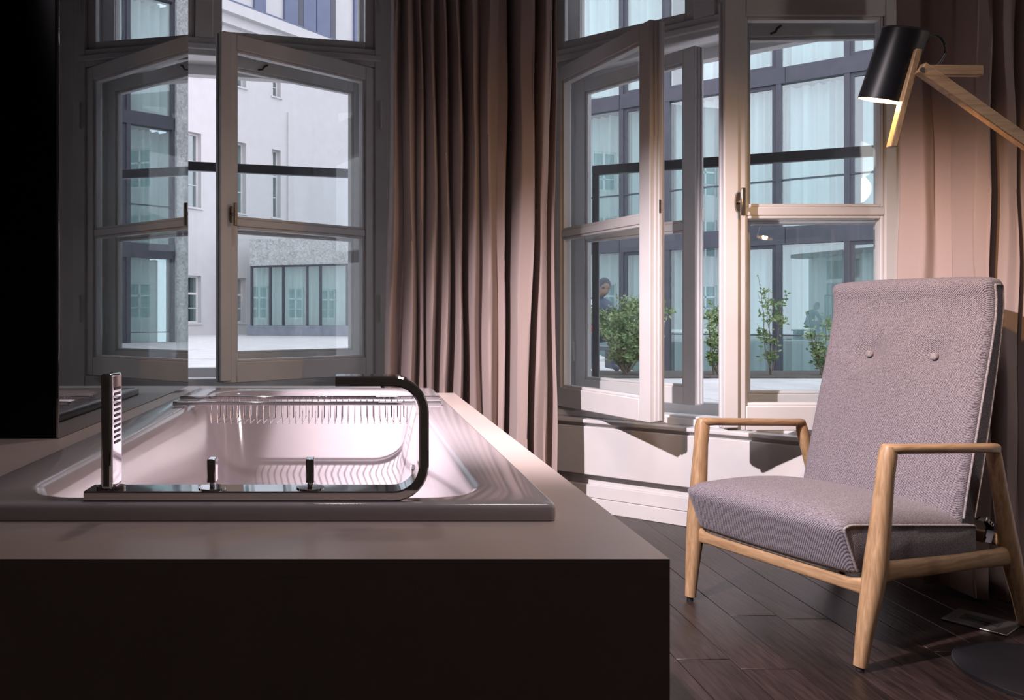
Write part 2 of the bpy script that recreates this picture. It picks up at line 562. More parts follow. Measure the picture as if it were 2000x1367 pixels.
def make_window(name, O, A, W, za, zb, zt, bar, mull, inner, outer, label):
    root = empty(name, O, A)
    tag(root, label, 'window', kind='structure')
    m = MB()
    m.box(-.07, -.002, -.045, .05, za - .06, zt + .05)
    m.box(W + .002, W + .07, -.045, .05, za - .06, zt + .05)
    m.box(-.002, W + .002, -.045, .05, za - .06, za - .004)
    m.box(-.002, W + .002, -.045, .05, zb + .004, zb + .095)
    m.box(-.002, W + .002, -.045, .05, zt, zt + .05)
    m.box(mull - .045, mull + .045, -.045, .05, zb + .095, zt)
    m.build('inner_frame', WHITE, root, bevel=0.005)
    c = MB()
    c.box(-.035, W + .035, -.062, -.045, zb + .030, zb + .062)
    c.build('transom_moulding', WHITE, root, bevel=0.006)
    l = MB()
    l.box(-.07, -.045, .05, .20, za - .06, zt + .05)
    l.box(W + .045, W + .07, .05, .20, za - .06, zt + .05)
    l.box(-.045, W + .045, .05, .20, za - .06, za - .03)
    l.box(-.045, W + .045, .05, .20, zb + .03, zb + .07)
    l.box(-.045, W + .045, .05, .20, zt + .02, zt + .05)
    l.build('box_lining', WHITE, root, bevel=0.003)
    f = MB()
    f.box(-.07, .028, .20, .27, za - .06, zt + .05)
    f.box(W - .028, W + .07, .20, .27, za - .06, zt + .05)
    f.box(.028, W - .028, .20, .27, za - .06, za + .035)
    f.box(.028, W - .028, .20, .27, zb - .02, zb + .10)
    f.box(.028, W - .028, .20, .27, zt - .02, zt + .05)
    f.box(mull - .035, mull + .035, .20, .27, zb + .10, zt - .02)
    f.build('outer_frame', WHITE, root, bevel=0.005)
    # fixed lights above the transom, inner and outer
    for (x0, x1) in ((0, mull - .045), (mull + .045, W)):
        for y, zz0, zz1, e in ((0.0, zb + .095, zt, .045), (.235, zb + .10, zt - .02, .03)):
            k = MB()
            k.box(x0, x0 + e, y - .02, y + .02, zz0, zz1)
            k.box(x1 - e, x1, y - .02, y + .02, zz0, zz1)
            k.box(x0 + e, x1 - e, y - .02, y + .02, zz0, zz0 + e)
            k.box(x0 + e, x1 - e, y - .02, y + .02, zz1 - e, zz1)
            ko = k.build('fanlight', WHITE, root, bevel=0.003)
            MB().box(x0 + e - .004, x1 - e + .004, y - .002, y + .002, zz0 + e - .004, zz1 - e + .004).build('pane', PANE, ko)
    (wl, al), (wr_, ar) = inner
    make_sash('sash', root, wl, za, zb, bar, 'L', (0, 0, 0), al, t=.066, handle=False)
    make_sash('sash', root, wr_, za, zb, bar, 'R', (W, 0, 0), ar, t=.058, handle=True, astragal=True)
    (wl, al), (wr_, ar) = outer
    make_sash('outer_sash', root, wl, za + .045, zb - .025, bar, 'L', (.032, .172, 0), al, t=.05, handle=False, stile=.06, bot=.08, hook=True)
    make_sash('outer_sash', root, wr_, za + .045, zb - .025, bar, 'R', (W - .032, .172, 0), ar, t=.05, handle=False, stile=.06, bot=.08, hook=True)
    # hinge pins on the jambs
    for hx in (-.03, W + .03):
        for hz in (za + .35, bar + .62, zb + .35):
            MB().loft([(hx, -.050, hz - .07), (hx, -.050, hz + .07)], (.008, .006), n=10).build('hinge_pin', WHITE, root, smooth=50)
    return root


make_window('window_1', O1, A1, W1, Z1a, Z1b, Z1t, 1.364, W1 - .88,
            ((.90, R(-38)), (.905, R(26.0))), ((.84, R(-30)), (.84, R(24))),
            'white double casement window standing open behind the bathtub')
make_window('window_2', O2, A2, W2, Z2a, Z2b, Z2t, 1.335, W2 / 2,
            ((.735, R(-32.3)), (.68, R(39.2))), ((.68, R(-16.8)), (.65, R(36))),
            'white double casement window standing open behind the armchair')

# ledge below the window behind the tub
tag(MB().box(-1.45, 0.10, 2.865, 3.30, 0.0, 0.638).build('trim_2', WHITE, bevel=0.004), 'white window ledge behind the bathtub', 'ledge', kind='structure')

# ------------------------------------------------------------------ bath surround, tub
HS = 0.27
ZS = EYE - HS
ZR = EYE - 0.2468
SX0, SX1, SY0, SY1 = -1.45, 0.3506, 0.889, 2.862
TX0, TX1, TY0, TY1 = -0.561, 0.266, 1.053, 2.813
sr = empty('bath_surround', (SX0, SY0, 0))
tag(sr, 'wide beige box built around the bathtub, its near side in deep shade', 'bath surround')
so = Vector((SX0, SY0, 0))


def sbox(mb, x0, x1, y0, y1, z0, z1):
    mb.box(x0 - SX0, x1 - SX0, y0 - SY0, y1 - SY0, z0, z1)
    return mb


top = MB()
g = 0.004
ix0, ix1, iy0, iy1 = TX0 + .03, TX1 - .03, TY0 + .03, TY1 - .03
for a in ((SX0, ix0, SY0, SY1), (ix1, SX1, SY0, SY1), (ix0, ix1, SY0, iy0), (ix0, ix1, iy1, SY1)):
    sbox(top, *a, ZS - .02, ZS)
top.build('top_slab', SURR, sr)
sbox(MB(), SX0, SX1, SY0, SY0 + .02, 0, ZS - .0202).build('front_panel', SURR, sr)
sbox(MB(), SX1 - .02, SX1, SY0 + .02, SY1, 0, ZS - .0202).build('side_panel', SURR, sr)
sbox(MB(), SX0, SX1 - .02, SY1 - .02, SY1, 0, ZS - .0202).build('rear_panel', SURR, sr)


def rrect(x0, x1, y0, y1, r, z, n=8):
    pts = []
    for cx, cy, a0 in ((x1 - r, y1 - r, 0), (x0 + r, y1 - r, 90), (x0 + r, y0 + r, 180), (x1 - r, y0 + r, 270)):
        for k in range(n + 1):
            a = R(a0 + 90 * k / n)
            pts.append(Vector((cx + r * math.cos(a), cy + r * math.sin(a), z)))
    return pts


tub = empty('bathtub', ((TX0 + TX1) / 2, (TY0 + TY1) / 2, ZR - .45))
tag(tub, 'glossy white inset bathtub with a wide flat rim', 'bathtub')
tl = tub.location.copy()
BX0, BX1, BY0, BY1 = -0.470, 0.178, 1.106, 2.70
secs = [
    (TX0 + .02, TX1 - .02, TY0 + .02, TY1 - .02, .008, ZS + .0005),
    (TX0 + .001, TX1 - .001, TY0 + .001, TY1 - .001, .010, ZS + .0005),
    (TX0, TX1, TY0, TY1, .010, ZS + .003),
    (TX0, TX1, TY0, TY1, .010, ZR - .006),
    (TX0 + .002, TX1 - .002, TY0 + .002, TY1 - .002, .010, ZR - .0015),
    (TX0 + .006, TX1 - .006, TY0 + .006, TY1 - .006, .010, ZR),
    (BX0 - .012, BX1 + .012, BY0 - .012, BY1 + .012, .095, ZR - .0008),
    (BX0 - .004, BX1 + .004, BY0 - .004, BY1 + .004, .090, ZR - .003),
    (BX0 + .003, BX1 - .003, BY0 + .003, BY1 - .003, .087, ZR - .010),
    (BX0 + .009, BX1 - .009, BY0 + .008, BY1 - .012, .085, ZR - .024),
    (BX0 + .022, BX1 - .022, BY0 + .020, BY1 - .05, .085, ZR - .10),
    (BX0 + .040, BX1 - .040, BY0 + .045, BY1 - .12, .09, ZR - .22),
    (BX0 + .062, BX1 - .062, BY0 + .080, BY1 - .22, .10, ZR - .33),
    (BX0 + .085, BX1 - .085, BY0 + .115, BY1 - .31, .10, ZR - .385),
    (BX0 + .12, BX1 - .12, BY0 + .16, BY1 - .38, .10, ZR - .410),
    (BX0 + .20, BX1 - .20, BY0 + .30, BY1 - .55, .08, ZR - .418),
]
tb = MB()
rings = [[p - tl for p in rrect(*s)] for s in secs]
tb.rings(rings, cap=False)
n0 = len(rings[0])
tb.f.append(tuple((len(rings) - 1) * n0 + j for j in range(n0)))
tb.build('basin', ENAMEL, tub, smooth=50)
# overflow cover on the far right wall
MB().box(BX1 - .045 - tl.x, BX1 - .030 - tl.x, 1.93 - tl.y, 1.99 - tl.y, .45 - .16, .45 - .12).build('overflow_cover', CHROME, tub, bevel=0.004)

# ------------------------------------------------------------------ bath mixer, hand shower, levers
fx = empty('bath_mixer', (0, 1.09, ZR))
tag(fx, 'chrome bath mixer whose flat band base bends up into the spout', 'faucet')
dF = 1.066


def fz(py):
    return EYE - (py - PY) / F * dF - ZR


def fxx(px):
    return (px - PX) / F * dF


t = 0.0135
xl, xr = fxx(163), fxx(838)
zt = fz(735)
cen = []          # centre line of the band in x/z
ro = 0.048
cen.append((xl, t / 2))
cen.append((xr - ro, t / 2))
for k in range(1, 9):
    a = R(-90 + 90 * k / 8)
    cen.append((xr - ro + (ro - t / 2) * math.cos(a), ro + (ro - t / 2) * math.sin(a)))
for k in range(0, 9):
    a = R(90 * k / 8)
    cen.append((xr - ro + (ro - t / 2) * math.cos(a), zt - ro + (ro - t / 2) * math.sin(a)))
cen.append((fxx(655), zt - t / 2))
rings = []
for i, (cx, cz) in enumerate(cen):
    q0, q1 = cen[max(i - 1, 0)], cen[min(i + 1, len(cen) - 1)]
    tx, tz = q1[0] - q0[0], q1[1] - q0[1]
    L = math.hypot(tx, tz)
    nx, nz = -tz / L, tx / L
    h = t / 2
    c = 0.002
    sec = [(-.024 + c, -h), (.024 - c, -h), (.024, -h + c), (.024, h - c), (.024 - c, h), (-.024 + c, h), (-.024, h - c), (-.024, -h + c)]
    rings.append([Vector((cx + nx * s_, yy, cz + nz * s_)) for (yy, s_) in sec])
MB().rings(rings).build('spout_band', CHROME, fx, smooth=40)
for px in (415, 606):
    kx = (px - PX) / F * 1.09
    ring = MB().loft([(kx, .0, t), (kx, 0, t + .0015)], (.019, .019), n=32)
    ring.build('lever_ring', CHROME, fx, smooth=40)
    kb = MB()
    kb.loft([(kx, 0, t + .001), (kx, 0, t + .010)], (.004, .004), n=14)
    kb.box(kx - .0058, kx + .0058, -.011, .011, t + .009, t + .041)
    kb.build('control_lever', CHROME, fx, bevel=0.0015)

hs = empty('hand_shower', ((213 - PX) / F * 1.08, 1.09, ZR + t))
tag(hs, 'flat chrome hand shower bar standing upright on the mixer base', 'hand shower')
hb = MB().box(-.008, .008, -.0225, .0245, .002, .158).build('shower_body', CHROME, hs, bevel=0.004, seg=3)
MB().loft([(0, 0, 0.0002), (0, 0, .004)], (.010, .020), n=20).build('holder_socket', CHROME, hs, smooth=40)
slot = None
for k in range(11):
    z = .137 - k * .0073
    s0 = MB().box(.0078, .0088, -.012, .014, z - .0019, z + .0019).build('spray_slot', BLACKP, hs, bevel=0.0008)

# ------------------------------------------------------------------ wire bath rack
rk = empty('bath_rack', (-.15, 2.325, ZR))
tag(rk, 'chrome wire rack laid across the bathtub', 'bath rack')
for yy, x0, x1 in ((-.085, (338 - PX) / F * 2.24 + .15, (862 - PX) / F * 2.24 + .15), (.075, (352 - PX) / F * 2.40 + .15, (858 - PX) / F * 2.40 + .15)):
    MB().box(x0, x1, yy - .006, yy + .006, .0005, .0115).build('rail', CHROME, rk, bevel=0.002)
    MB().box(x0, x1, yy + .012, yy + .017, .004, .009).build('thin_rail', CHROME, rk, bevel=0.001)
wire = None
wx0 = (412 - PX) / F * 2.24 + .15
wx1 = (795 - PX) / F * 2.24 + .15
for k in range(31):
    xx = wx0 + (wx1 - wx0) * k / 30
    if wire is None:
        wire = MB().tube([(0, -.085, .002), (0, -.085, -.045), (0, -.080, -.052), (0, .068, -.052), (0, .074, -.045), (0, .075, .002)], .0016, 6).build('wire', CHROME, rk, smooth=50, loc=(xx, 0, 0))
    else:
        share(wire, 'wire', rk, (xx, 0, 0))

# ------------------------------------------------------------------ black glass cabinet with smoked mirror side
MX = -2.466 * HS
cb = empty('mirror_cabinet', ((MX - 2.4) / 2, 2.45, ZS))
tag(cb, 'tall black glass partition with a smoked mirror on its side beside the bathtub', 'partition')
cl = cb.location.copy()
CY0, CY1 = 1.775, 3.132
MB().box(-2.39 - cl.x, MX - .008 - cl.x, CY0 + .006 - cl.y, CY1 - cl.y, .0005, CEIL - .01 - ZS).build('body', BLACKM, cb)
MB().box(-2.39 - cl.x, MX - .0085 - cl.x, CY0 - cl.y, CY0 + .0055 - cl.y, .001, CEIL - .01 - ZS).build('front_glass', BLACKGL, cb, bevel=0.001, seg=1)
MB().box(MX - .0075 - cl.x, MX - cl.x, CY0 - cl.y, CY1 + .002 - cl.y, .001, CEIL - .01 - ZS).build('side_mirror', SMIRROR, cb, bevel=0.0012, seg=1)


# ------------------------------------------------------------------ curtains
def make_curtain(name, cols, d, slope, ztop, zbot, mat, label, depth=0.058, hem=True):
    """cols: (px at y=0, px at y=500, px at y=850, fold depth +valley/-peak)"""
    zs3 = [EYE - (yy - PY) / F * d for yy in (0, 500, 850)]
    nz = 40
    mb = MB()
    rows = []
    for i in range(nz + 1):
        z = zbot + (ztop - zbot) * i / nz
        line = []
        keyx = []
        for c in cols:
            # quadratic through three heights, held straight above the top one
            (xa, xb, xc) = c[0], c[1], c[2]
            zz = min(z, zs3[0])
            la = (zz - zs3[1]) * (zz - zs3[2]) / ((zs3[0] - zs3[1]) * (zs3[0] - zs3[2]))
            lb = (zz - zs3[0]) * (zz - zs3[2]) / ((zs3[1] - zs3[0]) * (zs3[1] - zs3[2]))
            lc = (zz - zs3[0]) * (zz - zs3[1]) / ((zs3[2] - zs3[0]) * (zs3[2] - zs3[1]))
            if zz < zs3[2]:
                px = xc
            else:
                px = xa * la + xb * lb + xc * lc
            keyx.append(px)
        N = 8
        for j in range(len(cols) - 1):
            for k in range(N + (1 if j == len(cols) - 2 else 0)):
                u = k / N
                sm = (1 - math.cos(math.pi * u)) / 2
                px = keyx[j] + (keyx[j + 1] - keyx[j]) * (0.55 * u + 0.45 * sm)
                dp = cols[j][3] + (cols[j + 1][3] - cols[j][3]) * sm
                flare = 0.85 + 0.35 * (1 - i / nz)
                wob = 0.004 * math.sin(7 * z + j * 1.7) + 0.003 * math.sin(13 * z + px * .05)
                X0 = (cols[0][0] - PX) / F * d
                dr = (px - PX) / F
                X = dr * (d - slope * X0) / (1 - dr * slope)
                line.append(Vector((X + 0.004 * math.sin(5 * z + j), d + slope * (X - X0) + dp * depth * flare + wob, z)))
        rows.append(line)
    mb.rings(rows, cap=False, closed=False)
    c0 = rows[0][len(rows[0]) // 2]
    base = Vector((c0.x, c0.y, zbot))
    mb.v = [tuple(Vector(v) - base) for v in mb.v]
    o = mb.build(name, mat, None, smooth=80, loc=base)
    so_ = o.modifiers.new('solid', 'SOLIDIFY')
    so_.thickness = 0.003
    tag(o, label, 'curtain')
    return o


L_COLS = [(766, 757, 750, .1), (773, 766, 758, -.8), (785, 788, 777, 1.3), (793, 802, 798, -1.1), (811, 816, 812, .9), (818, 824, 820, -.5),
          (827, 831, 828, 1.0), (840, 845, 838, -1.0), (853, 857, 850, 1.2), (864, 872, 864, -.7), (875, 885, 878, 1.6), (888, 898, 892, -.9),
          (908, 912, 910, 2.0), (922, 924, 924, -.9), (940, 938, 944, .3), (952, 952, 956, -1.0), (972, 970, 970, -.1), (986, 984, 980, -.4),
          (1003, 996, 990, 3.0), (1012, 1008, 1000, -1.5), (1034, 1030, 1018, -1.6), (1045, 1040, 1030, 2.0),
          (1060, 1050, 1040, -1.0), (1073, 1062, 1060, -.7), (1082, 1072, 1072, .6), (1087, 1082, 1086, -.3)]
make_curtain('curtain', L_COLS, 3.50, 0.05, 3.12, 0.012, CURT, 'taupe curtain in tight folds hanging between the two windows')
R_COLS = [(1764, 1766, 1770, .3), (1790, 1792, 1795, -.3), (1825, 1830, 1835, .1), (1858, 1850, 1846, -.2), (1866, 1856, 1850, -1.2), (1890, 1884, 1878, -1.2),
          (1900, 1898, 1894, 3.2), (1915, 1914, 1912, 3.0), (1924, 1922, 1920, -1.0), (1946, 1946, 1946, -.9), (1960, 1960, 1958, 1.5), (1974, 1972, 1972, -.9),
          (1992, 1992, 1992, -.7), (2004, 2004, 2004, .2)]
make_curtain('curtain', R_COLS, 2.76, -0.62, 3.12, 0.012, CURT2, 'taupe curtain hanging beside the floor lamp behind the armchair', depth=0.085)

# ------------------------------------------------------------------ armchair
ch = empty('armchair', (1.313, 2.07, 0), math.atan2(.401, .917))
tag(ch, 'oak lounge armchair with a high buttoned back in grey tweed', 'armchair')
LAT = 0.564
for yf, sg in ((0.0, -1), (LAT, 1)):
    MB().loft([(0, yf, .012), (.012, yf + sg * .004, .10), (.030, yf + sg * .010, .20), (.042, yf + sg * .013, .27), (.055, yf + sg * .017, .38), (.068, yf + sg * .020, .50), (.076, yf + sg * .022, .560), (.080, yf + sg * .023, .583)],
              [(.015, .016), (.019, .020), (.024, .026), (.026, .029), (.022, .026), (.019, .022), (.020, .023), (.016, .019)], n=16, power=2.6, ref=(1, 0, 0)).build('leg', OAK['Z'], ch, smooth=50)
    MB().loft([(-.002, yf, 0.0), (0, yf, .013)], (.010, .010), n=12).build('glide', BLACKP, ch, smooth=40)
    MB().loft([(.735, yf, .012), (.705, yf + sg * .004, .10), (.655, yf + sg * .009, .215), (.625, yf + sg * .012, .30), (.585, yf + sg * .016, .42), (.552, yf + sg * .019, .520), (.545, yf + sg * .020, .555)],
              [(.014, .015), (.018, .021), (.022, .029), (.020, .025), (.017, .021), (.017, .020), (.013, .015)], n=16, power=2.6, ref=(1, 0, 0)).build('leg', OAK['Z'], ch, smooth=50)
    MB().loft([(.738, yf, 0.0), (.735, yf, .013)], (.010, .010), n=12).build('glide', BLACKP, ch, smooth=40)
    ya = yf + sg * .021
    MB().loft([(.066, ya, .574), (.076, ya, .576), (.12, ya, .574), (.30, ya, .563), (.50, ya, .551), (.548, ya, .548), (.558, ya, .546)],
              [(.014, .009), (.020, .014), (.021, .0125), (.024, .0125), (.020, .013), (.018, .014), (.012, .008)], n=16, power=2.8).build('armrest', OAK['X'], ch, smooth=50)
    ys = yf + sg * .009
    MB().loft([(.035, ys, .255), (.075, ys, .252), (.12, ys, .250), (.40, ys, .235), (.58, ys, .228), (.66, ys, .226)],
              [(.012, .040), (.013, .031), (.013, .025), (.013, .023), (.013, .025), (.013, .032)], n=14, power=3).build('side_rail', OAK['X'], ch, smooth=50)
MB().loft([(.034, .0, .212), (.034, .05, .207), (.034, LAT - .05, .207), (.034, LAT, .212)], [(.011, .026), (.011, .017), (.011, .017), (.011, .026)], n=14, power=3).build('front_rail', OAK['Y'], ch, smooth=50)
MB().loft([(.625, .0, .27), (.625, LAT, .27)], (.011, .018), n=14, power=3).build('rear_rail', OAK['Y'], ch, smooth=50)


def smooth_poly(pts, n=72, rounds=None):
    """closed outline, corners rounded, resampled evenly"""
    out = []
    m = len(pts)
    for i in range(m):
        p, q, s = Vector(pts[i - 1][:2]), Vector(pts[i][:2]), Vector(pts[(i + 1) % m][:2])
        r = pts[i][2] if len(pts[i]) > 2 else 0.0
        if r <= 0:
            out.append(q)
            continue
        a = (p - q).normalized()
        b = (s - q).normalized()
        c0, c1 = q + a * r, q + b * r
        for k in range(7):
            u = k / 6
            out.append(c0 * (1 - u) ** 2 + q * 2 * u * (1 - u) + c1 * u ** 2)
    L = [0.0]
    cl_ = out + [out[0]]
    for i in range(len(out)):
        L.append(L[-1] + (cl_[i + 1] - cl_[i]).length)
    res = []
    j = 0
    for k in range(n):
        tt = L[-1] * k / n
        while L[j + 1] < tt:
            j += 1
        u = (tt - L[j]) / max(L[j + 1] - L[j], 1e-9)
        res.append(cl_[j] * (1 - u) + cl_[j + 1] * u)
    return res


def cushion(prof, y0, y1, edge=0.012, ny=26, puff=0.010, dents=(), crown=0.0):
    c = Vector((sum(p.x for p in prof) / len(prof), sum(p.y for p in prof) / len(prof)))
    n = len(prof)
    x_lo, x_hi = min(p.x for p in prof), max(p.x for p in prof)
    nor = []
    area = sum(prof[i].x * prof[(i + 1) % n].y - prof[(i + 1) % n].x * prof[i].y for i in range(n))
    for i in range(n):
        tq = prof[(i + 1) % n] - prof[i - 1]
        nn = Vector((tq.y, -tq.x)).normalized()
        if area < 0:
            nn = -nn
        nor.append(nn)
    rings = []
    ev = [0.0, 0.003, 0.008, 0.015, 0.024, 0.034, 0.046]
    vs = ev + [0.06 + 0.88 * k / ny for k in range(ny + 1)] + [1 - e for e in reversed(ev)]
    for v in vs:
        e = min(v, 1 - v)
        sh = -edge * (1 - math.sqrt(max(0.0, 1 - max(0.0, 1 - e / 0.05) ** 2)))
        pf = puff * (1 - abs(2 * v - 1) ** 3)
        y = y0 + (y1 - y0) * v
        ring = []
        for p, nn in zip(prof, nor):
            q = p + nn * (sh + pf)
            if crown and nn.y > .5:
                uu = min(1.0, max(0.0, (p.x - x_lo) / (x_hi - x_lo)))
                q = q + Vector((0, crown * (1 - abs(2 * v - 1) ** 5) * math.sin(math.pi * uu) ** .6))
            for (dx, dy, dz, dep, rad) in dents:
                dd = (Vector((p.x, y, p.y)) - Vector((dx, dy, dz))).length
                q = q - nn * (dep * math.exp(-(dd / rad) ** 2))
            ring.append(Vector((q.x, y, q.y)))
        rings.append(ring)
    mb = MB().rings(rings)
    mb.seams = (rings[0], rings[-1])
    return mb


seatp = smooth_poly([(-.042, .374, .02), (.020, .236, .012), (.30, .233), (.565, .226, .015), (.560, .325, .02), (.40, .342), (.25, .358), (.10, .374), (.0, .384, .0)], 84)
seat_mb = cushion(seatp, .028, LAT - .016, puff=0.005, crown=.050, edge=.012)
seat_mb.build('seat_cushion', TWEED, ch, smooth=70)
front = [(.462, .30), (.492, .42), (.525, .54), (.558, .66), (.587, .76), (.613, .85), (.631, .93), (.634, .985)]
back = [(.712, .95), (.695, .85), (.675, .75), (.645, .62), (.610, .48), (.560, .32)]
bp_ = [(.462, .295, .02)] + front[1:] + [(.620, 1.040, .035), (.708, 1.042, .035)] + back[:-1] + [(.560, .300, .02)]
backp = smooth_poly(bp_, 110)
dents = [(.600, .375, .805, .020, .040), (.600, .172, .805, .020, .040)]
back_mb = cushion(backp, .030, LAT - .030, puff=0.008, ny=44, dents=dents, edge=.022)
back_mb.build('backrest', TWEED, ch, smooth=70)
for yy in (.375, .172):
    bt = MB()
    bt.rings([[Vector((.596 + dx, yy + rr * math.cos(2 * math.pi * j / 16), .80 + rr * math.sin(2 * math.pi * j / 16))) for j in range(16)] for rr, dx in ((.011, .012), (.0115, .002), (.009, -.002), (.004, -.0035))])
    bt.build('button', PIPING, ch, smooth=60)
# piping along the side seams, laid on the cushions' own edges
def seam_path(ring, keep):
    n = len(ring)
    ok = [keep(p) for p in ring]
    st = next(i for i in range(n) if ok[i] and not ok[i - 1])
    path = []
    i = st
    while ok[i % n] and len(path) < n:
        path.append(ring[i % n])
        i += 1
    return path


for rg in seat_mb.seams:
    MB().tube(seam_path(rg, lambda p: p.z > .300 or p.x < .040), .0036, 8, ref=(0, 1, 0)).build('seat_piping', PIPING, ch, smooth=60)
for rg in back_mb.seams:
    MB().tube(seam_path(rg, lambda p: p.z > .335), .0038, 8, ref=(0, 1, 0)).build('back_piping', PIPING, ch, smooth=60)
# little folded fabric tag at the rear corner of the seat
tg = MB()
path = [(.558, .330), (.575, .336), (.595, .322), (.607, .305), (.605, .285), (.592, .262)]
tg.rings([[Vector((a, .010, b)), Vector((a, .032, b)), Vector((a + .0015, .032, b + .0015)), Vector((a + .0015, .010, b + .0015))] for a, b in path])
tgo = tg.build('fabric_tag', BLACKP, ch, smooth=60)
fc = bpy.data.curves.new('tag_lettering', 'FONT')
fc.body = 'INCO'
fc.size = .017
fc.extrude = .0003
fco = bpy.data.objects.new('tmp_text', fc)
COL.objects.link(fco)
dg = bpy.context.evaluated_depsgraph_get()
tm = bpy.data.meshes.new_from_object(fco.evaluated_get(dg))
bpy.data.objects.remove(fco)
TAGW = noise_mat('white_print', (0.75, 0.74, 0.76), (0.8, 0.79, 0.8), 10, rough=0.7)
tm.materials.clear()
tm.materials.append(TAGW)
tx = bpy.data.objects.new('lettering', tm)
COL.objects.link(tx)
tx.parent = tgo
tx.location = (.563, .0092, .332)
tx.rotation_euler = (R(90), R(32), 0)

# ------------------------------------------------------------------ floor lamp
lx, ly = 1.77, 2.03
lp = empty('floor_lamp', (lx, ly, 0))
tag(lp, 'oak and black floor lamp leaning its cylindrical shade over the armchair', 'floor lamp')
LO = Vector((lx, ly, 0))
MB().loft([(0, 0, 0.0), (0, 0, .010), (0, 0, .012)], [(.20, .20), (.20, .20), (.197, .197)], n=64, ref=(0, 1, 0)).build('base', BLACKM, lp, smooth=40)


def lpt(px, py, d):
    return pt(px, py, d) - LO


DL = 2.05


def bar(name, a, b, w, h, ref=(0, 1, 0), mat=None, parent=None):
    return MB().loft([a, b], (w / 2 * 1.18, h / 2 * 1.18), n=4, power=2, ref=ref, cap=True)


def sqbar(name, a, b, wd, dp, mat):
    """square bar; dp across the camera's depth (y), wd in its own plane"""
    a, b = Vector(a), Vector(b)
    t_ = (b - a).normalized()
    yv = Vector((0, 1, 0))
    s_ = t_.cross(yv).normalized()
    ring = lambda p: [p + s_ * wd / 2 - yv * dp / 2, p + s_ * wd / 2 + yv * dp / 2, p - s_ * wd / 2 + yv * dp / 2, p - s_ * wd / 2 - yv * dp / 2]
    return MB().rings([ring(a), ring(b)]).build(name, mat, lp, bevel=0.002)


top_c, bot_c = lpt(1769, 56, DL - .010), lpt(1721, 197, DL + .038)
ax = (bot_c - top_c).normalized()
RS = .0545
outer_p = [top_c + ax * .0005, top_c + ax * .0005, top_c + ax * .006, bot_c, bot_c, bot_c - ax * .004, top_c + ax * .012, top_c + ax * .012]
sz = [(RS - .03,) * 2, (RS - .006,) * 2, (RS,) * 2, (RS,) * 2, (RS - .002,) * 2, (RS - .002,) * 2, (RS - .003,) * 2, (.002, .002)]
rings = []
sv = ax.cross(Vector((0, 1, 0))).normalized()
uv = ax.cross(sv).normalized()
for p, (a_, b_) in zip(outer_p, sz):
    rings.append([p + sv * a_ * math.cos(2 * math.pi * j / 48) + uv * a_ * math.sin(2 * math.pi * j / 48) for j in range(48)])
SHIN = noise_mat('pale_shade_lining', (0.75, 0.70, 0.6), (0.78, 0.73, 0.63), 8, rough=0.6)
sh = MB().rings(rings[:4], cap=False)
sh.f.append(tuple(range(48)))
sho = sh.build('shade', BLACKM, lp, smooth=40)
MB().rings(rings[4:], cap=False).build('shade_lining', SHIN, sho, smooth=40)
bc = bot_c - ax * .040
br = [[bc + ax * (.026 * math.cos(R(a_))) + (sv * math.cos(2 * math.pi * j / 20) + uv * math.sin(2 * math.pi * j / 20)) * .024 * math.sin(R(a_)) for j in range(20)] for a_ in (4, 25, 50, 75, 100, 125, 150, 176)]
bo = MB().rings(br).build('bulb', BULB, lp, smooth=80)
ll = light('lamp_light', 'POINT', bot_c - ax * .008, 17.0, (1.0, 0.52, 0.14), size=.018)
ll.parent = lp
front_off = -.040
sqbar('shade_bar', lpt(1790, 98, DL - .046), lpt(1741, 288, DL + .008), .016, .022, OAK['Z'])
sqbar('handle_bar', lpt(1795, 138, DL - .045), lpt(1916, 139, DL - .045), .026, .018, OAK['X'])
sqbar('arm', lpt(1797, 133, DL - .066), lpt(2066, 322, DL - .066), .030, .020, OAK['X'])
sqbar('pole', lpt(2056, 300, DL - .044), Vector((0, 0, .011)), .030, .024, OAK['Z'])
bq = lpt(1801, 136, DL - .0765)
MB().loft([bq, bq + Vector((0, -.003, 0))], (.0055, .0055), n=16).build('joint_bolt', PLATEM, lp, smooth=40)
cab = [lpt(1806, 78, DL), lpt(1815, 70, DL), lpt(1826, 67, DL), lpt(1838, 73, DL), lpt(1846, 88, DL), lpt(1846, 105, DL), lpt(1837, 121, DL), lpt(1824, 134, DL), lpt(1820, 141, DL)]
MB().tube(cab, .0042, 8).build('cable', BLACKP, lp, smooth=60)

# ------------------------------------------------------------------ floor outlet
fo = empty('floor_outlet', (1.885, 2.395, 0), R(-54))
tag(fo, 'steel floor socket box set in the planks beside the curtain', 'floor socket')
MB().box(-.080, .080, -.072, .072, 0.0012, .006).build('cover_plate', PLATEM, fo, bevel=0.0015)
MB().box(-.050, .045, -.028, .032, .0062, .0072).build('recess', BLACKP, fo, bevel=0.0004)
MB().box(-.035, .030, -.010, .0, .0074, .0095).build('catch', BLACKM, fo, bevel=0.001)

# ------------------------------------------------------------------ pendant lamp deeper in the room (seen mirrored in the open sash)
pd = empty('pendant_lamp', (3.25, 1.0, 1.82))
tag(pd, 'lit globe pendant lamp mirrored in the pane above the armchair', 'pendant lamp')
gr = [[Vector((.135 * math.sin(R(a_)) * math.cos(2 * math.pi * j / 32), .135 * math.sin(R(a_)) * math.sin(2 * math.pi * j / 32), .13 - .13 * math.cos(R(a_)))) for j in range(32)] for a_ in (2, 15, 30, 45, 60, 75, 90, 105, 120, 135, 150, 165, 178)]
MB().rings(gr).build('globe', PENDE, pd, smooth=80)
pll = light('pendant_light', 'POINT', (0, 0, -.06), 16.0, (1.0, 0.86, 0.80), size=.10)
pll.parent = pd
MB().tube([(0, 0, .26), (0, 0, CEIL - 1.83)], .003, 6).build('cord', BLACKP, pd, smooth=60)

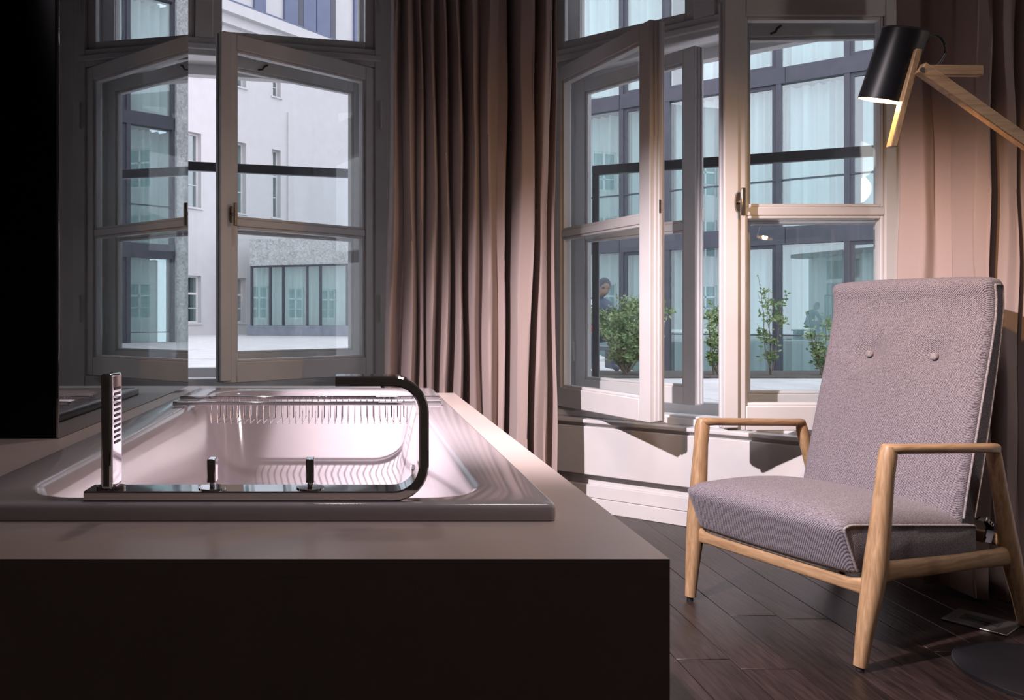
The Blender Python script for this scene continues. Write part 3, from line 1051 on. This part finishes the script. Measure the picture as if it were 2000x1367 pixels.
# ------------------------------------------------------------------ outside: railings
def make_railing(a, b, ztop, zbot, label):
    a, b = Vector(a), Vector(b)
    L = (b - a).length
    ang = math.atan2(b.y - a.y, b.x - a.x)
    o = empty('window_railing', (a.x, a.y, zbot), ang)
    tag(o, label, 'railing')
    H = ztop - zbot
    MB().box(0, L, -.018, .018, H - .05, H).build('top_bar', RAILM, o, bevel=0.003)
    for x0 in (0, L - .034):
        MB().box(x0, x0 + .034, -.018, .018, 0, H - .051).build('post', RAILM, o, bevel=0.003)
    MB().box(.034, L - .034, -.018, .018, 0, .035).build('bottom_bar', RAILM, o, bevel=0.003)
    MB().box(.036, L - .036, -.005, .005, .036, H - .052).build('glass_panel', RAILG, o)
    return o


make_railing((-1.72, 4.19, 0), (.10, 4.66, 0), 1.785, .585, 'dark metal and glass railing outside the window behind the bathtub')
make_railing((1.265, 4.26, 0), (2.62, 3.68, 0), 1.735, .455, 'dark metal and glass railing outside the window behind the armchair')

# ------------------------------------------------------------------ outside: terrace
poly = [(-40, 4.75), (40, 4.75), (40, 9.15), (3.3, 9.15), (5.25, 19.0), (2.4, 21.2), (2.4, 60), (-40, 60)]
te = MB().rings([[Vector((a, b, -1.0)) for a, b in poly], [Vector((a, b, .262)) for a, b in poly]]).build('terrace', PAVE)
tag(te, 'pale paved terrace in the courtyard', 'terrace', kind='structure')
sl = None
for ix in range(-9, 10):
    for iy in range(8):
        xx, yy = ix * .9, 4.85 + iy * .9
        if not (-.75 < (xx + .45) / (yy + .45) < 1.25) or (yy > 8.3 and xx > 2.2):
            continue
        if sl is None:
            sl = MB().box(.004, .896, .004, .896, .262, .30).build('paving_slab', PAVE, te, bevel=0.004, seg=1, loc=(xx, yy, 0))
        else:
            share(sl, 'paving_slab', te, (xx, yy, 0))
te2 = MB()
for iy in range(50):
    te2.box(-30, min(3.3 + (12.0 + iy * .4 - 9.15) * .19, 2.4 if iy > 21 else 9), 12.0 + iy * .4, 12.38 + iy * .4, .262, .30)
o = te2.build('paving_bands', PAVE, te, bevel=0.004, seg=1)
tag(o, kind='stuff')

cy = MB().box(2.0, 40, 9.0, 45, -1.2, -.95).build('courtyard', ASPH)
tag(cy, 'sunken grey courtyard ground before the glass building', 'ground', kind='structure')

# ------------------------------------------------------------------ outside: glazed building on the right
DA = R(-37)
DO = Vector((3.36, 20.37, 0))
gb_ = empty('glazed_building', (DO.x, DO.y, -.95), DA)
tag(gb_, 'dark framed glass building with pale curtains seen through the window by the armchair', 'building')
DZ = .95
DLEN = 16.0
floors = [(-.40, 2.43), (2.79, 5.73), (6.06, 9.0)]
for za, zb in ((2.43, 2.79), (5.73, 6.06), (9.0, 9.5)):
    MB().box(0, DLEN, -.06, .25, za + DZ, zb + DZ).build('spandrel', GREYMET, gb_)
    xx = 0.0
    while xx < DLEN:
        MB().box(xx, xx + .012, -.066, -.058, za + .01 + DZ, zb - .01 + DZ).build('panel_joint', BLACKM, gb_)
        xx += 1.7
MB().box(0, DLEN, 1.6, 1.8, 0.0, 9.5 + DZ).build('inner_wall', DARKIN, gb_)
MB().box(-.95, 0, -.16, .5, 0.0, 12.5).build('stone_pillar', STONEB, gb_)
MB().box(0, DLEN, -.06, .25, .0, .55).build('plinth', GREYMET, gb_)
MB().box(-.2, DLEN, .25, 8.0, 9.5 + DZ, 9.7 + DZ).build('roof', OUTPL, gb_)


def sheer(x0, x1, z0, z1, seed):
    rng = random.Random(seed)
    top, bot = [], []
    n = max(10, int((x1 - x0) / .022))
    ph = rng.random() * 6
    for i in range(n + 1):
        xx = x0 + (x1 - x0) * i / n
        y = .38 + .10 * math.sin(xx * 30 + ph + 1.5 * math.sin(xx * 5 + ph)) + .03 * math.sin(xx * 63 + ph)
        top.append(Vector((xx, y, z1)))
        bot.append(Vector((xx, y + .01 * math.sin(xx * 9), z0)))
    return MB().rings([bot, top], cap=False, closed=False)


for fi, (za, zb) in enumerate(floors):
    xx = 0.02
    k = 0
    while xx < DLEN - .5:
        wd = 1.10 if k % 2 == 0 else .92
        MB().box(xx - .05, xx + .05, -.05, .2, za + DZ, zb + DZ).build('mullion', GREYMET, gb_)
        x0, x1 = xx + .05, xx + wd + .05
        if k % 2 == 1:
            fr = MB()
            e = .075
            fr.box(x0, x0 + e, .0, .08, za + DZ, zb + DZ)
            fr.box(x1 - e, x1, .0, .08, za + DZ, zb + DZ)
            fr.box(x0 + e, x1 - e, .0, .08, zb - e + DZ, zb + DZ)
            fr.box(x0 + e, x1 - e, .0, .08, za + DZ, za + e + DZ)
            fro = fr.build('casement', GREYMET, gb_)
            MB().box(x0 + e, x1 - e, .035, .045, za + e + DZ, zb - e + DZ).build('pane', DGLASS, fro)
        else:
            MB().box(x0, x1, .035, .045, za + DZ, zb + DZ).build('pane', DGLASS, gb_)
        if True:
            MB().box(x0, x1, -.03, .0, za + .95 + DZ, za + .975 + DZ).build('guard_bar', GREYMET, gb_)
        sheer(x0 - .03 + (.22 if (k * 7 + fi) % 5 == 0 else 0), x1 + .03 - (.16 if (k * 3 + fi) % 4 == 1 else 0), za + .03 + DZ, zb - .02 + DZ, fi * 50 + k).build('net_curtain', SHEER, gb_, smooth=80)
        xx = x1 + .05
        k += 1

# ------------------------------------------------------------------ outside: white building on the left
WA = R(48)
WO = Vector((-2.77, 32.0, 0))
wbld = empty('white_building', (WO.x, WO.y, .3), WA)
tag(wbld, 'tall white rendered building with cornice beyond the terrace behind the bathtub', 'building')
wz = -.3
holes = []
for cx in (-7.2, -4.85, -2.75, -.64):
    for za, zb in ((.75, 2.45), (4.9, 7.6), (9.7, 11.1)):
        if cx > -1 and za < 4:
            continue
        hw = .24 if cx > -1 else .55
        holes.append((cx - hw, cx + hw, za + wz, zb + wz))
wall_cells(MB(), -14, 12, 0, .5, 0, 12.2 + wz, holes).build('facade', OUTPL, wbld)
for (x0, x1, z0, z1) in holes:
    f = MB()
    e = .06
    f.box(x0, x0 + e, .22, .30, z0, z1)
    f.box(x1 - e, x1, .22, .30, z0, z1)
    f.box(x0 + e, x1 - e, .22, .30, z0, z0 + e)
    f.box(x0 + e, x1 - e, .22, .30, z1 - e, z1)
    zm = z0 + (z1 - z0) * .62
    f.box(x0 + e, x1 - e, .22, .30, zm - .04, zm + .04)
    f.box(x0 + e, x1 - e, .23, .28, z0 + (zm - z0) * .5 - .015, z0 + (zm - z0) * .5 + .015)
    f.box((x0 + x1) / 2 - .03, (x0 + x1) / 2 + .03, .23, .29, z0 + e, z1 - e)
    fo_ = f.build('window_frame', WHITE, wbld)
    MB().box(x0 + e, x1 - e, .255, .262, z0 + e, z1 - e).build('pane', DGLASS, fo_)
    MB().box(x0 - .05, x1 + .05, -.06, .1, z0 - .06, z0).build('window_sill', OUTPL, wbld)
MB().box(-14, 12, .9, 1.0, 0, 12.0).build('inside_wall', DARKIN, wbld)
MB().box(-14, 12, -.45, .6, 12.2 + wz, 12.6 + wz).build('cornice', OUTPL, wbld)
MB().box(-14, 12, -.22, .0, 11.85 + wz, 12.2 + wz).build('cornice_moulding', OUTPL, wbld)
MB().box(-14, 12, -.10, .0, 11.3 + wz, 11.36 + wz).build('string_course', OUTPL, wbld)
MB().box(-14, 12, .3, .6, 12.6 + wz, 17.5 + wz).build('attic_wall', OUTPL, wbld)
MB().box(-14, 12, -.46, .0, 12.6 + wz, 12.66 + wz).build('gutter', BLUEP, wbld)
for x0, x1, mt in ((-1.6, -1.0, BLUEP), (.0, .75, BLUEP), (.75, 1.05, GREYMET), (1.05, 1.8, BLUEP), (1.85, 2.65, BLUEP), (2.65, 3.0, GREYMET), (4.2, 5.0, BLUEP), (5.0, 5.4, GREYMET), (5.4, 6.2, BLUEP)):
    MB().box(x0, x1 - .02, .18, .3, 12.7 + wz, 17.3 + wz).build('attic_panel', mt, wbld)
# projecting plain bay
MB().box(-.05, 9, -.07, -.001, 0, 9.2 + wz).build('plain_bay', OUTPL, wbld)

CA = R(-18)
CO = Vector((-3.80, 28.4, 0))
pv = empty('low_pavilion', (CO.x, CO.y, .3), CA)
tag(pv, 'low glazed pavilion with a patterned stone band beyond the terrace', 'building')
wz = -.3
MB().box(0, 4.0, -.1, 3, 2.78 + wz, 3.72 + wz).build('stone_band', STONEB, pv)
MB().box(4.01, 8, -.1, 3, 2.78 + wz, 3.72 + wz).build('stone_band', STONEB, pv)
MB().box(0, 8, -.3, 3, 0, .5 + wz + .15).build('plinth', ASPH, pv)
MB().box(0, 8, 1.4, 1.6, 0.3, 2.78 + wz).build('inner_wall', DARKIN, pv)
mx_ = [0, .72, 1.22, 2.12, 2.62, 3.6, 4.3, 4.8, 5.7, 6.2, 7.2, 7.9]
for i, m0 in enumerate(mx_):
    MB().box(m0, m0 + .06, -.02, .12, .35, 2.78 + wz).build('mullion', GREYMET, pv)
    if i + 1 < len(mx_):
        MB().box(m0 + .06, mx_[i + 1], .04, .05, .35, 2.78 + wz).build('pane', DGLASS, pv)
MB().box(0, 8, -.03, .13, 2.72 + wz, 2.78 + wz).build('head_rail', GREYMET, pv)
sheer(.05, 7.9, .36, 2.75 + wz, 5).build('net_curtain', SHEER, pv, smooth=80)
# white-framed wing of the courtyard, off to the left
wg = empty('courtyard_wing', (-17, -6, .26), 0)
tag(wg, 'white courtyard wing with gridded windows mirrored in the pavilion glass', 'building')
hl = []
for k in range(9):
    for za, zb in ((.6, 2.6), (4.2, 6.4), (7.8, 10.0)):
        hl.append((2 + k * 3.4, 3.5 + k * 3.4, za, zb))
Mw = Matrix.Rotation(R(90), 4, 'Z')
wall_cells(MB(), 0, 34, 0, .4, 0, 13, hl, Mw).build('facade', OUTPL, wg)
for (x0, x1, z0, z1) in hl:
    f = MB()
    e = .09
    for q in ((x0, x0 + e, z0, z1), (x1 - e, x1, z0, z1), (x0 + e, x1 - e, z0, z0 + e), (x0 + e, x1 - e, z1 - e, z1), ((x0 + x1) / 2 - .06, (x0 + x1) / 2 + .06, z0 + e, z1 - e), (x0 + e, x1 - e, z0 + (z1 - z0) * .62, z0 + (z1 - z0) * .62 + .10), (x0 + e, x1 - e, z0 + (z1 - z0) * .3, z0 + (z1 - z0) * .3 + .05)):
        f.box(q[0], q[1], .1, .2, q[2], q[3], Mw)
    fo_ = f.build('window_frame', WHITE, wg)
    MB().box(x0 + e, x1 - e, .16, .17, z0 + e, z1 - e, Mw).build('pane', DARKIN, fo_)

# ------------------------------------------------------------------ outside: planting
tag(MB().box(2.0, 8.2, 8.15, 9.1, .301, .316).build('planting_bed', SOIL, bevel=0.01), 'narrow bed of dark soil in front of the glass building', 'planting bed')


def shrub(label, base, h, wid, nst, nlv, seed, lean=0.1, leaf=.024, group=None):
    rng = random.Random(seed)
    o = empty('shrub', base)
    tag(o, label, 'shrub', group)
    st = MB()
    tips = []
    for s_ in range(nst):
        a = rng.random() * 2 * math.pi
        rr = wid * .5 * rng.uniform(.2, 1.0)
        hh = h * rng.uniform(.65, 1.0) if s_ else h
        p = [Vector((rng.uniform(-.03, .03), rng.uniform(-.03, .03), .0))]
        for q in range(1, 6):
            u = q / 5
            p.append(Vector((math.cos(a) * rr * u ** .8 + rng.uniform(-.02, .02) + lean * u * h * .3, math.sin(a) * rr * u ** .8 + rng.uniform(-.02, .02), hh * u)))
        st.loft(p, [(.007 * (1 - .75 * q / 5),) * 2 for q in range(6)], n=5)
        tips.append(p)
        for b_ in range(4):
            q = rng.randint(1, 4)
            p0 = p[q]
            d_ = Vector((rng.uniform(-1, 1), rng.uniform(-1, 1), rng.uniform(.1, 1))).normalized() * wid * rng.uniform(.15, .4)
            pb = [p0, p0 + d_ * .5 + Vector((0, 0, .01)), p0 + d_]
            st.loft(pb, [(.003,) * 2, (.0025,) * 2, (.001,) * 2], n=4)
            tips.append(pb)
    st.build('stem', BARK, o, smooth=60)
    lf = MB()
    for i in range(nlv):
        p = rng.choice(tips)
        q = rng.uniform(.15, 1) * (len(p) - 1)
        k = min(int(q), len(p) - 2)
        c = p[k].lerp(p[k + 1], q - k) + Vector((rng.gauss(0, .02), rng.gauss(0, .02), rng.gauss(0, .02)))
        c.z = max(c.z, .06)
        d_ = Vector((rng.uniform(-1, 1), rng.uniform(-1, 1), rng.uniform(-.3, .9))).normalized()
        s_ = d_.cross(Vector((rng.uniform(-1, 1), rng.uniform(-1, 1), rng.uniform(-1, 1)))).normalized()
        n_ = d_.cross(s_)
        L = leaf * rng.uniform(.7, 1.3)
        lf.add([c, c + d_ * L + s_ * L * .45 + n_ * L * .12, c + d_ * 2 * L, c + d_ * L - s_ * L * .45 + n_ * L * .12], [(0, 1, 2), (0, 2, 3)])
    l_ = lf.build('foliage', LEAF, o)
    tag(l_, kind='stuff')
    return o


def on_bed(px, d, z=.317):
    return Vector(((px - PX) / F * d, d, z))


G = 'shrubs in the terrace bed'
shrub('dense bushy shrub by the seated person, left end of the bed', on_bed(1222, 8.5), .82, .80, 26, 6500, 3, lean=0.2, group=G)
shrub('slim shrub in the gap between the open window sashes', on_bed(1397, 8.5), .80, .28, 6, 900, 8, lean=0, group=G)
shrub('tall sparse shrub just right of the sash with the handle', on_bed(1505, 8.4), 1.05, .30, 4, 420, 12, lean=0, leaf=.026, group=G)
shrub('low sparse shrub next to the tweed chair back', on_bed(1606, 8.4), .66, .34, 5, 420, 16, lean=-.25, leaf=.026, group=G)
shrub('leafy shrub partly behind the tweed chair back', on_bed(1672, 8.5), .72, .34, 5, 500, 21, lean=0, leaf=.026, group=G)

# ------------------------------------------------------------------ outside: the person beyond the bed
pe = empty('person', (2.86, 9.6, .30))
tag(pe, 'person in grey-blue clothes sitting bent forward behind the dense shrub', 'person')
SKIN = noise_mat('skin', (0.30, 0.20, 0.16), (0.34, 0.23, 0.19), 8, rough=0.6)
CLOTH = noise_mat('grey_blue_cloth', (0.10, 0.12, 0.18), (0.14, 0.16, 0.23), 14, rough=0.9)
HAIR = noise_mat('dark_grey_hair', (0.05, 0.055, 0.07), (0.10, 0.105, 0.13), 60, rough=0.7)
REDC = noise_mat('red_cloth', (0.42, 0.06, 0.05), (0.5, 0.08, 0.07), 12, rough=0.9)
WHC = noise_mat('white_cloth', (0.75, 0.75, 0.78), (0.8, 0.8, 0.82), 12, rough=0.9)


def skinned(name, mat, parent, pts, edges, radii, sub=2):
    me = bpy.data.meshes.new(name)
    me.from_pydata(pts, edges, [])
    o = bpy.data.objects.new(name, me)
    COL.objects.link(o)
    o.parent = parent
    me.materials.append(mat)
    m = o.modifiers.new('skin', 'SKIN')
    for i, r_ in enumerate(radii):
        me.skin_vertices[0].data[i].radius = (r_, r_) if not isinstance(r_, tuple) else r_
    me.skin_vertices[0].data[0].use_root = True
    m.use_smooth_shade = True
    s_ = o.modifiers.new('sub', 'SUBSURF')
    s_.levels = sub
    s_.render_levels = sub
    return o


P_ = [(0, 0, .42), (0, -.02, .56), (.0, -.06, .70), (.01, -.10, .80), (.03, -.15, .865), (.045, -.18, .905),
      (-.15, -.08, .77), (-.20, -.20, .56), (-.10, -.34, .48),
      (.16, -.08, .77), (.21, -.20, .57), (.10, -.34, .48),
      (-.09, -.03, .40), (-.12, -.42, .42), (-.12, -.40, .06), (-.12, -.50, .03),
      (.09, -.03, .40), (.13, -.42, .42), (.13, -.40, .06), (.13, -.50, .03)]
E_ = [(0, 1), (1, 2), (2, 3), (3, 4), (4, 5), (3, 6), (6, 7), (7, 8), (3, 9), (9, 10), (10, 11), (0, 12), (12, 13), (13, 14), (14, 15), (0, 16), (16, 17), (17, 18), (18, 19)]
R_ = [.13, .125, .13, .10, .05, .045, .065, .045, .033, .065, .045, .033, .09, .065, .042, .035, .09, .065, .042, .035]
body = skinned('clothed_body', CLOTH, pe, P_, E_, R_)
# head, tipped forward
hd = []
hc = Vector((.055, -.215, .975))
tilt = Matrix.Rotation(R(28), 3, 'X') @ Matrix.Rotation(R(8), 3, 'Y')
for i in range(13):
    ph = R(-88 + 176 * i / 12)
    ring = []
    for j in range(24):
        th = 2 * math.pi * j / 24
        p = Vector((.073 * math.cos(ph) * math.cos(th), .092 * math.cos(ph) * math.sin(th), .115 * math.sin(ph)))
        if p.y < 0 and p.z < 0:
            p.x *= 1 - .25 * (-p.z / .115)
        if abs(p.x) < .02 and p.y < -.06 and -.045 < p.z < .02:
            p.y -= .018
        if p.y < -.06 and abs(abs(p.x) - .032) < .015 and 0 < p.z < .03:
            p.y += .008
        ring.append(hc + tilt @ p)
    hd.append(ring)
ho_ = MB().rings(hd).build('head', SKIN, pe, smooth=80)
hr = []
for i in range(9):
    ph = R(5 + 83 * i / 8)
    hr.append([hc + tilt @ Vector((.079 * math.cos(ph) * math.cos(2 * math.pi * j / 24), .012 + .096 * math.cos(ph) * math.sin(2 * math.pi * j / 24), .005 + .122 * math.sin(ph))) for j in range(24)])
MB().rings(hr).build('hair', HAIR, pe, smooth=80)
for sx in (-1, 1):
    hand = MB()
    hb0 = Vector((.07 * sx, -.37, .465))
    hand.loft([hb0 + Vector((.02 * sx, .03, .01)), hb0, hb0 + Vector((-.02 * sx, -.05, -.012))], [(.022, .018), (.035, .016), (.036, .013)], n=10)
    for k in range(4):
        f0 = hb0 + Vector((-.02 * sx + (-.027 + .018 * k), -.045, -.012))
        ln = (.055, .066, .070, .058)[k]
        hand.loft([f0, f0 + Vector((0, -ln * .5, -.006)), f0 + Vector((0, -ln * .9, -.026))], [(.008, .008), (.0075, .0075), (.006, .006)], n=8)
    hand.loft([hb0 + Vector((-.03 * sx, -.01, 0)), hb0 + Vector((-.055 * sx, -.03, .0)), hb0 + Vector((-.058 * sx, -.055, -.01))], [(.010, .010), (.009, .009), (.007, .007)], n=8)
    hand.build('hand', SKIN, pe, smooth=70)
sc_ = MB().loft([(-.075, -.16, .83), (-.09, -.235, .74), (-.06, -.26, .66), (-.01, -.25, .62)], [(.025, .018), (.045, .022), (.045, .022), (.02, .015)], n=12)
sc_.build('white_scarf', WHC, pe, smooth=70)
rb = MB().loft([(-.16, -.36, .48), (-.05, -.40, .50), (.03, -.40, .485)], [(.02, .04), (.05, .06), (.02, .04)], n=12)
rb.build('red_cloth', REDC, pe, smooth=70)
bench = empty('stone_bench', (2.86, 9.72, .30))
tag(bench, 'low grey bench under the seated person', 'bench')
MB().box(-.38, .36, -.18, .2, .23, .275).build('seat_slab', ASPH, bench, bevel=0.008)
for xx in (-.33, .23):
    MB().box(xx, xx + .1, -.15, .17, .001, .229).build('bench_leg', ASPH, bench, bevel=0.006)
